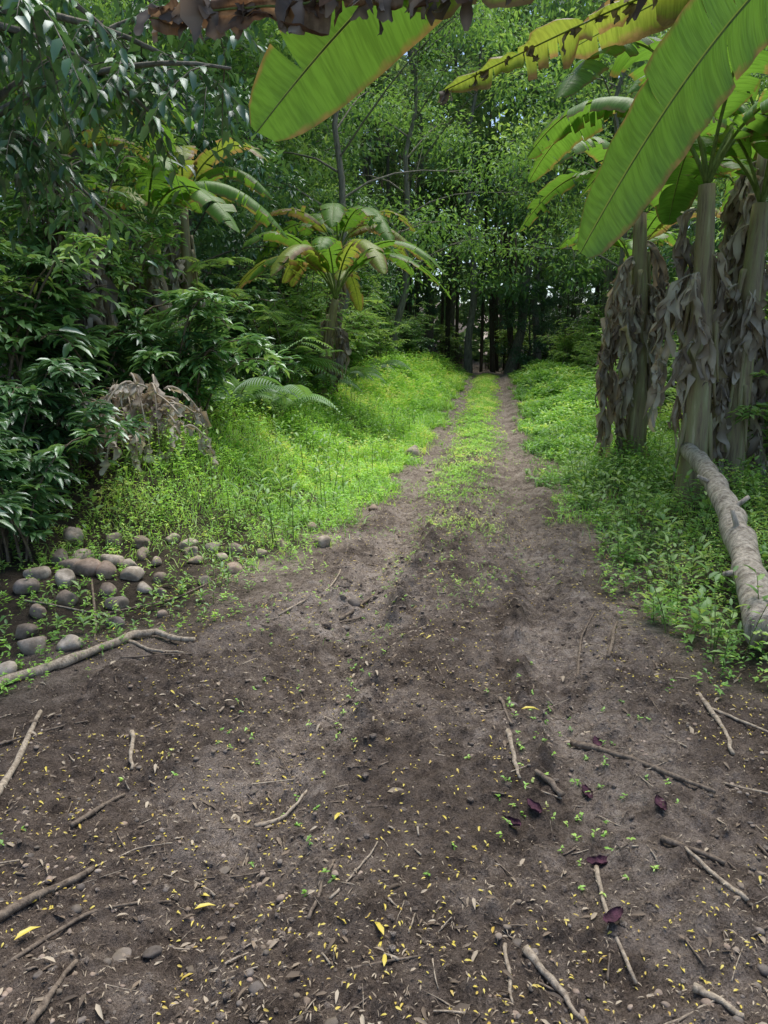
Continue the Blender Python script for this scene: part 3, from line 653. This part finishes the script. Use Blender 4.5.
for i in range(46):
    x = rng.uniform(-2, 14); y = rng.uniform(36, 50); h = rng.uniform(9, 15)
    if abs(x - float(cx(y))) < 1.2 and y < 40: continue
    z = float(gz(x, y)); P = np.array([[x, y, z - .2], [x + rng.normal() * .2, y, z + h * .5], [x + rng.normal() * .5, y, z + h]]); tube(mb, P, [rng.uniform(.08, .18), .09, .05], 7)
mb.obj("distant_tree_trunks", [M_barkd])
mb = MB()
n = 56000
a = rng.uniform(-1.1, 1.25, n); rr = rng.uniform(58, 66, n); X = rr * np.sin(a); Y = rr * np.cos(a); Z = -1 + 32 * rng.rand(n)
keep = Z < 22 + 10 * fbm(X, Y, .12, 3, 90); X, Y, Z = X[keep], Y[keep], Z[keep]; n = len(X)
leaves(mb, np.stack([X, Y, Z], -1), rng.normal(size=(n, 3)), rng.normal(size=(n, 3)) + [0, 0, 1], 1.1, .65, np.clip(fbm(X, Z * 2, .3, 3, 91) * .8 + rng.rand(n) * .3 - .1, 0, 1), False, 0)
mb.obj("distant_trees", [G_farhaze])

# ------------------------------------------------------------ near left drooping tree
mb = MB(); rng = R(300)
base = np.array([-3.5, 5.2, .1])
tr = bez(base, base + [.1, -.1, 1.5], base + [.3, -.2, 3], base + [.7, -.6, 5.5], 12); tube(mb, tr, np.linspace(.13, .07, 12), 10, 0)
ends = [(-.75, 4.0, 2.85), (-1.0, 3.7, 3.2), (-1.5, 3.6, 3.3), (-1.9, 3.5, 2.9), (-.75, 4.8, 3.5), (-1.3, 4.8, 3.0), (-1.9, 4.4, 2.6), (-2.3, 3.8, 2.7), (-1.1, 5.6, 3.9), (-1.6, 4.4, 3.9), (-1.2, 4.3, 2.7), (-2.4, 4.6, 3.6), (-.55, 4.4, 3.3), (-2.2, 5.2, 3.2), (-1.4, 3.3, 2.85), (-2.5, 4.4, 2.2), (-.9, 4.5, 2.9), (-1.7, 4.9, 2.3)]
for e in ends:
    e = np.array(e); b = tr[rng.randint(4, 11)]
    P = bez(b, b + (e - b) * .35 + [0, 0, .5], b + (e - b) * .75 + [0, 0, .35], e, 12); tube(mb, P, np.linspace(.035, .007, 12), 6, 0)
    for k in range(18):
        g = rng.uniform(.3, 1) ** .7; q = np.array([np.interp(g * 11, np.arange(12), P[:, m]) for m in range(3)])
        a2 = rng.rand() * 2 * pi; tl = rng.uniform(.3, .65); tv = nrm(np.array([math.cos(a2), math.sin(a2), rng.uniform(-.3, .4)]))
        m = 13; tt = np.linspace(.08, 1, m)[:, None]; TP = q + tv * tl * tt * .8 - np.array([0, 0, 1]) * tl * .6 * tt ** 1.8
        tube(mb, np.vstack([q, TP[::3]]), np.linspace(.005, .0015, 6), 4, 0, cap=False)
        T = nrm(np.gradient(TP, axis=0)); side = nrm(np.cross(T, [0, 0, 1.])); sg = np.where(np.arange(m) % 2 == 0, 1, -1)[:, None]
        D = side * sg * .8 + T * .8 + [0, 0, -.3] + rng.normal(size=(m, 3)) * .25
        leaves(mb, TP, D, np.array([0, 0, 1.]) + rng.normal(size=(m, 3)) * .3, rng.uniform(.07, .12, m), rng.uniform(.034, .048, m), np.clip(.0 + .35 * rng.rand() + .35 * rng.rand(m), 0, 1), True, 1)
mb.obj("drooping_leaf_tree", [M_bark, G_dark])

# ------------------------------------------------------------ bananas
def ble(mb, ctrl, W, hint, rng, droop=.35, nsplit=8, gap=.04, jit=.12, mat=0, ribmat=2, n=60, pet=.12, fwd=.18, wrinkle=0.0, rr=.014, asym=(1, 1), blunt=3.2, wf=14, rag_=0.0):
    P = bez(*ctrl, n)
    if wrinkle > 0: P = P + np.cumsum(rng.normal(size=P.shape), 0) * .0015
    T = nrm(np.gradient(P, axis=0)); hint = np.asarray(hint, float)
    S = nrm(np.cross(T, hint)); N = np.cross(S, T)
    ln = np.concatenate([[0], np.cumsum(np.linalg.norm(np.diff(P, axis=0), axis=1))]); Lt = ln[-1]
    tt = np.linspace(0, 1, n)
    tube(mb, P - N * rr * .4, np.linspace(rr, rr * .15, n), 6, ribmat, cap=True)
    rd = rng.rand()
    for si, sg in enumerate((1, -1)):
        br = np.sort(np.concatenate([[pet, 1], rng.uniform(pet + .03, .97, nsplit)]))
        ph0 = rng.rand() * 6
        for a, b in zip(br[:-1], br[1:]):
            if b - a < .008: continue
            m = max(3, int((b - a) * n * 1.0) + 2); K = 8
            t = np.linspace(a, b, m)[:, None]; q = np.linspace(0, 1, K)[None]
            tm = (a + b) / 2; te = np.clip(tm + (t - tm) * (1 - gap * q ** 1.3 * (3 if nsplit > 12 else 1.5)), 0, 1)
            s = (te - pet) / (1 - pet); s = np.clip(s, 0, 1)
            w = W / 2 * asym[si] * np.minimum(1, (s / .12 + .02)) ** .6 * np.sqrt(np.clip(1 - np.clip((s - .45) / .55, 0, 1) ** blunt, 0, 1))
            if rag_ > 0: w = w * (1 - rag_ * sst(.25, .75, fbm(te * 40 + ph0, te * 0 + ph0, 1, 3, 5)))
            da = rng.normal() * jit; lenf = 1 - abs(rng.normal()) * jit * .4
            I = lambda A: np.stack([np.interp(te, tt, A[:, k]) for k in range(3)], -1)
            Pp, Ss, Nn, Tt = I(P), I(S), I(N), I(T)
            ph = (droop + da) * q ** .8 - .22 * (1 - q)
            if wrinkle > 0: ph = ph + .4 * np.sin(te * wf + ph0 + q * 2) * q
            wq = (w * q * lenf)[..., None]
            V = Pp + sg * Ss * wq * np.cos(ph)[..., None] - Nn * wq * np.sin(ph)[..., None] + Tt * wq * fwd
            V = V + Nn * (.005 * np.sin(te * Lt * 45 + rd * 9) * q)[..., None]
            if wrinkle > 0:
                V = V + wrinkle * q[..., None] * (Nn * np.sin(te * wf * 2.3 + q * 6 + da * 30)[..., None] + Ss * np.cos(te * wf * 1.7 + q * 8 + da * 20)[..., None])
            i = np.arange(m - 1)[:, None] * K; j = np.arange(K - 1)[None]
            F = np.stack([i + j, i + j + 1, i + K + j + 1, i + K + j], -1).reshape(-1, 4)
            att = np.stack([te * Lt, np.broadcast_to(q * sg, te.shape)], -1)
            mb.add(V.reshape(-1, 3), F, mat, rd, att)
def rag(mb, P, rng, n=50, l0=.12, l1=.35, w0=.02, w1=.06, rr=.01, mat=0, floor=None, br=None, down=1.0, out=.4):
    """withered banana leaf: a rib with torn, curled ribbons hanging from both sides"""
    P = np.asarray(P, float); m = len(P)
    tube(mb, P, np.linspace(rr, rr * .4, m), 6, mat, rnd=.65)
    T = nrm(np.gradient(P, axis=0)); t = rng.uniform(.08, 1, n)
    I = lambda A: np.stack([np.interp(t * (m - 1), np.arange(m), A[:, k]) for k in range(3)], -1)
    S0, T0 = I(P), nrm(I(T))
    side = nrm(np.cross(T0, rng.normal(size=(n, 3)))); L = rng.uniform(l0, l1, n) * (1 - .4 * t); W = rng.uniform(w0, w1, n)
    K = 9; s = np.linspace(0, 1, K)[None, :, None]
    dn = np.array([0, 0, -1.0]) * down
    Lk = L[:, None, None]
    C = S0[:, None] + side[:, None] * Lk * out * (s - .45 * s ** 2) + T0[:, None] * Lk * .3 * s + dn * Lk * .85 * s ** 1.2
    ph = rng.rand(n, 1, 3) * 6.28
    C = C + .035 * Lk / .3 * s * np.sin(s * rng.uniform(3, 9, (n, 1, 1)) + ph)
    if floor is not None: C[..., 2] = np.maximum(C[..., 2], floor)
    wd = nrm(T0[:, None] * .5 + side[:, None] * .6 + .7 * np.sin(s * rng.uniform(1, 5, (n, 1, 1)) + ph))
    wd = nrm(wd - np.array([0, 0, 1.0]) * wd[..., 2:3] * .8)
    nn = nrm(np.cross(wd, side[:, None] + dn * .5))
    prof = W[:, None, None] * (.35 + .9 * np.sin(pi * np.clip(s * .85 + .1, 0, 1))) * (1 + .3 * np.sin(s * 13 + ph[..., :1]))
    cu = rng.normal(size=(n, 1, 1)) * .45
    A = C - wd * prof * .5 + nn * prof * cu; B = C; D = C + wd * prof * .5 + nn * prof * cu
    V = np.stack([A, B, D], 2)
    i = (np.arange(n) * K * 3)[:, None, None] + (np.arange(K - 1) * 3)[None, :, None] + np.arange(2)[None, None]
    F = np.stack([i, i + 1, i + 4, i + 3], -1).reshape(-1, 4)
    r = (rng.rand() * .35 + rng.rand(n) * .6 if br is None else br + rng.rand(n) * .45)
    r = np.clip(r[:, None, None] + .25 * np.sin(s * 11 + ph[..., :1]) * np.ones((1, 1, 3)) * .6 + np.array([-.08, .06, -.05]), 0, 1)
    mb.add(V.reshape(-1, 3), F, mat, r.reshape(-1))
BM = [B_green, B_stem, M_greenstem, B_yel, B_dead, B_rag]
def banana_plant(base, H, lean=(0, 0), nl=8, LL=2.0, seed=0, ndead=7, az=None, r=.1, W=.5, deadL=1.3, az0=0, dlo=.6, dens=30, py=.15, wr=(.02, .1)):
    rng = R(seed); base = np.asarray(base, float)
    root = bpy.data.objects.new("banana_plant", None); scene.collection.objects.link(root); root.location = base
    top = np.array([lean[0], lean[1], H])
    P = bez([0, 0, -.1], [0, 0, H * .35], top * [.6, .6, .7], top, 14)
    mb = MB(); tube(mb, P, r * np.linspace(1.15, .6, 14), 14, 0)
    for k in range(9):
        i0 = rng.randint(2, 12); a = rng.rand() * 2 * pi; p = P[i0]; d = np.array([math.cos(a), math.sin(a), 0])
        Q = bez(p + d * r * .8, p + d * r * 1.1 - [0, 0, .15], p + d * (r * 1.25) - [0, 0, .35], p + d * (r * 1.6) - [0, 0, .6], 8)
        Q[:, 2] = np.maximum(Q[:, 2], .02)
        tube(mb, Q, np.linspace(.035, .008, 8), 5, 0)
    o = mb.obj("pseudostem", [B_stem]); o.parent = root
    mb = MB()
    for k in range(nl):
        a = az[k] if az is not None else az0 + k * 2.4 + rng.rand() * .5
        d = np.array([math.cos(a), math.sin(a), 0]); L = LL * rng.uniform(.75, 1.1); u = rng.uniform(.3, 1)
        c = (top, top + d * L * .15 + [0, 0, L * (.35 + .1 * u)], top + d * L * .55 + [0, 0, L * (.35 + .25 * u)], top + d * L * (.95 - .2 * u) + [0, 0, L * (-.25 + .6 * u)])
        yl = rng.rand() < py
        ble(mb, c, W * rng.uniform(.8, 1.1), [-d[0] * .6, -d[1] * .6, 1], rng, droop=rng.uniform(.1, .6), nsplit=rng.randint(6, 26), mat=3 if yl else 0, n=44, rr=.017, pet=.18, jit=.2)
    o = mb.obj("green_leaves", BM); o.parent = root
    if ndead:
        mb = MB()
        for k in range(ndead):
            a = rng.rand() * 2 * pi; d = np.array([math.cos(a), math.sin(a), 0]); L = deadL * rng.uniform(.5, 1.15)
            s0 = top * rng.uniform(dlo, 1.0); kk = r + rng.uniform(-.02, .1)
            zend = max(s0[2] - L, .08); sw = rng.normal(size=3) * .1 * [1, 1, 0]
            Q = bez(s0, s0 + d * (kk + .2) + [0, 0, .12], s0 + d * (kk + .1) + sw + [0, 0, (zend - s0[2]) * .5], s0 * [.8, .8, 0] + d * (kk + .02) + sw * 1.5 + [0, 0, zend], 18)
            rag(mb, Q, rng, n=int(dens * L), l0=.18, l1=.55, w0=wr[0] + .015, w1=wr[1], floor=.02)
        o = mb.obj("dead_leaves", [B_rag]); o.parent = root
    return root
def bp(x, y, H, **k): return banana_plant((x, y, float(gz(x, y))), H, **k)
bp(2.75, 6.5, 2.7, lean=(-.1, 0), nl=9, LL=2.1, seed=1, ndead=7, deadL=1.0, r=.11, dlo=.35, dens=30, wr=(.01, .085))
bp(3.25, 6.9, 2.6, lean=(.1, .1), nl=8, LL=2.0, seed=2, ndead=10, deadL=1.7, dens=28, r=.12, wr=(.01, .085))
bp(3.0, 8.8, 2.9, lean=(-.1, .1), nl=8, LL=2.1, seed=3, ndead=11, deadL=1.8, r=.12, dens=28, wr=(.01, .09))
bp(3.9, 8.2, 3.3, nl=8, LL=2.2, seed=4, ndead=6)
bp(4.8, 10.5, 3.2, nl=8, LL=2.2, seed=5, ndead=5)
bp(4.0, 12.5, 2.6, nl=7, LL=1.8, seed=6, ndead=5)
bp(-1.1, 12.9, 1.7, lean=(.3, -.2), nl=13, LL=2.2, seed=10, ndead=2, az0=.3, py=.5, W=.42)
bp(-3.0, 11.8, 2.9, nl=8, LL=2.0, seed=11, ndead=4)
bp(-1.2, 15.2, 2.6, lean=(.3, 0), nl=9, LL=2.2, seed=12, ndead=2, py=.25)
bp(-3.2, 8.0, 2.7, nl=7, LL=1.9, seed=13, ndead=11, deadL=2.0)
bp(-2.9, 9.6, 2.2, nl=7, LL=1.8, seed=14, ndead=6, deadL=1.8)

def near_plant(base, H, leaves_, seed):
    root = bpy.data.objects.new("banana_plant", None); scene.collection.objects.link(root)
    b = np.asarray(base, float); mb = MB()
    P = bez(b, b + [0, 0, H * .35], b + [0, 0, H * .7], b + [0, 0, H], 14); tube(mb, P, .12 * np.linspace(1.15, .6, 14), 14, 0); o = mb.obj("pseudostem", [B_stem]); o.parent = root
    mb = MB()
    for lf in leaves_:
        rg = R(seed); seed += 1
        c, W, hint, kw = lf
        rg2 = kw.pop('rags', 0)
        ble(mb, c, W, hint, rg, **kw)
        if rg2: rag(mb, bez(*c, 60)[22:], rg, n=rg2, l0=.05, l1=.17, w0=.02, w1=.06, mat=5, br=-.1, out=.6, rr=.006)
    o = mb.obj("arching_leaves", BM); o.parent = root
near_plant((3.0, 3.9, .15), 3.0, [
    (((3.0, 3.9, 3.1), (2.5, 3.9, 3.9), (1.75, 3.8, 3.5), (.86, 3.42, 1.92)), .52, (-.35, .9, .6), dict(droop=.1, nsplit=5, gap=.03, jit=.08, n=90, pet=.25, blunt=5)),
    (((3.0, 3.9, 3.1), (2.6, 4.3, 3.9), (1.9, 5.0, 3.75), (.4, 5.5, 3.22)), .5, (0, .6, 1), dict(droop=.6, nsplit=26, n=80, mat=3, jit=.4, gap=.06, rag_=.6, rags=34)),
    (((3.0, 3.9, 3.1), (2.6, 4.5, 3.9), (2.2, 5.2, 3.9), (1.25, 5.6, 3.5)), .5, (-.1, .7, 1), dict(droop=.2, nsplit=10, n=70, mat=3)),
    (((3.0, 3.9, 3.1), (3.0, 4.6, 4.1), (2.6, 5.2, 4.1), (1.7, 5.8, 3.9)), .5, (0, .7, 1), dict(droop=.2, nsplit=10, n=70)),
    (((3.0, 3.9, 3.0), (2.7, 3.8, 3.3), (2.4, 3.7, 3.0), (1.85, 3.6, 2.2)), .35, (-.3, .6, 1), dict(droop=.3, nsplit=3, n=60)),
], 500)
near_plant((1.9, 1.9, .1), 2.6, [
    (((1.9, 1.9, 2.6), (1.5, 2.4, 3.4), (.5, 2.8, 3.35), (-.42, 2.64, 2.20)), .42, (-.1, 1, .55), dict(droop=.1, nsplit=5, gap=.04, jit=.1, n=80, pet=.25, blunt=5)),
    (((1.9, 1.9, 2.5), (1.3, 2.5, 2.78), (.2, 2.56, 2.585), (-.72, 2.53, 2.515)), .22, (0, 1, .35), dict(droop=.3, nsplit=16, jit=.4, n=110, mat=4, wrinkle=.018, gap=.06, wf=30, blunt=6, rag_=.7, rags=80)),
    (((1.9, 1.9, 2.5), (1.5, 2.5, 3.0), (.9, 2.72, 2.74), (.05, 2.72, 2.62)), .28, (0, 1, .45), dict(droop=.25, nsplit=10, jit=.3, n=80, mat=3, rag_=.6, rags=14)),
], 520)

# ------------------------------------------------------------ fallen log & dead leaf heap
mb = MB(); rng = R(600)
P = bez((2.66, 6.45, .66), (2.5, 5.4, .55), (2.2, 4.4, .4), (1.83, 3.35, .17), 26); P += rng.normal(size=P.shape) * .006
rad = np.linspace(.07, .088, 26) * (1 + .05 * rng.normal(size=26)); rad[[9, 17]] *= 1.15
tube(mb, P, rad, 16, 0)
for i, d in ((9, (-.12, -.02, .06)), (17, (-.05, 0, .14)), (13, (.1, 0, .08)), (20, (-.12, -.05, .0))):
    tube(mb, np.stack([P[i], P[i] + np.array(d) * 1.3]), [.022, .014], 8, 0)
mb.obj("fallen_log", [M_log])
mb = MB()
for k in range(34):
    s0 = np.array([-2.08 + rng.uniform(-.35, .3), 6.6 + rng.uniform(-.25, .25), 0]); s0[2] = float(gz(s0[0], s0[1])) + rng.uniform(.2, .65)
    a = rng.uniform(0, 2 * pi); d = np.array([math.cos(a), math.sin(a), 0]); L = rng.uniform(.25, .5); e = s0 + d * L; e[2] = float(gz(e[0], e[1])) + rng.uniform(.08, .45)
    rag(mb, bez(s0, s0 + d * L * .3 + [0, 0, .12], e + [0, 0, .15], e, 12), rng, n=11, l0=.12, l1=.38, w0=.025, w1=.065, rr=.011, br=.45, down=.6)
mb.obj("dead_banana_leaf_heap", [B_rag])

# ------------------------------------------------------------ sky, sun, camera
EL, AZ = math.radians(70), math.radians(22)
w = bpy.data.worlds.new("World"); scene.world = w; w.use_nodes = True
nt = w.node_tree; bg = nt.nodes['Background']; sk = nt.nodes.new("ShaderNodeTexSky"); sk.sky_type = 'NISHITA'; sk.sun_disc = False
sk.sun_elevation = EL; sk.sun_rotation = AZ; nt.links.new(sk.outputs[0], bg.inputs[0]); bg.inputs[1].default_value = .18
sd = bpy.data.lights.new("sun", 'SUN'); sd.energy = 5.0; sd.angle = math.radians(45); sd.color = (1, .95, .87)
so = bpy.data.objects.new("sun", sd); scene.collection.objects.link(so)
so.rotation_euler = Vector((math.sin(AZ) * math.cos(EL), math.cos(AZ) * math.cos(EL), math.sin(EL))).to_track_quat('Z', 'Y').to_euler()
cd = bpy.data.cameras.new("camera"); cam = bpy.data.objects.new("camera", cd); scene.collection.objects.link(cam)
cd.sensor_fit = 'VERTICAL'; cd.sensor_height = 36; cd.sensor_width = 27; cd.lens = 26; cd.clip_end = 600; cd.clip_start = .05
cam.location = (0, 0, 1.5); cam.rotation_euler = (math.radians(90 - 12.3), 0, 0); scene.camera = cam
scene.view_settings.view_transform = 'Standard'; scene.view_settings.look = 'None'; scene.view_settings.exposure = 0
tot = sum(len(o.data.polygons) for o in scene.objects if o.type == 'MESH'); print("POLYS incl. instances", tot)
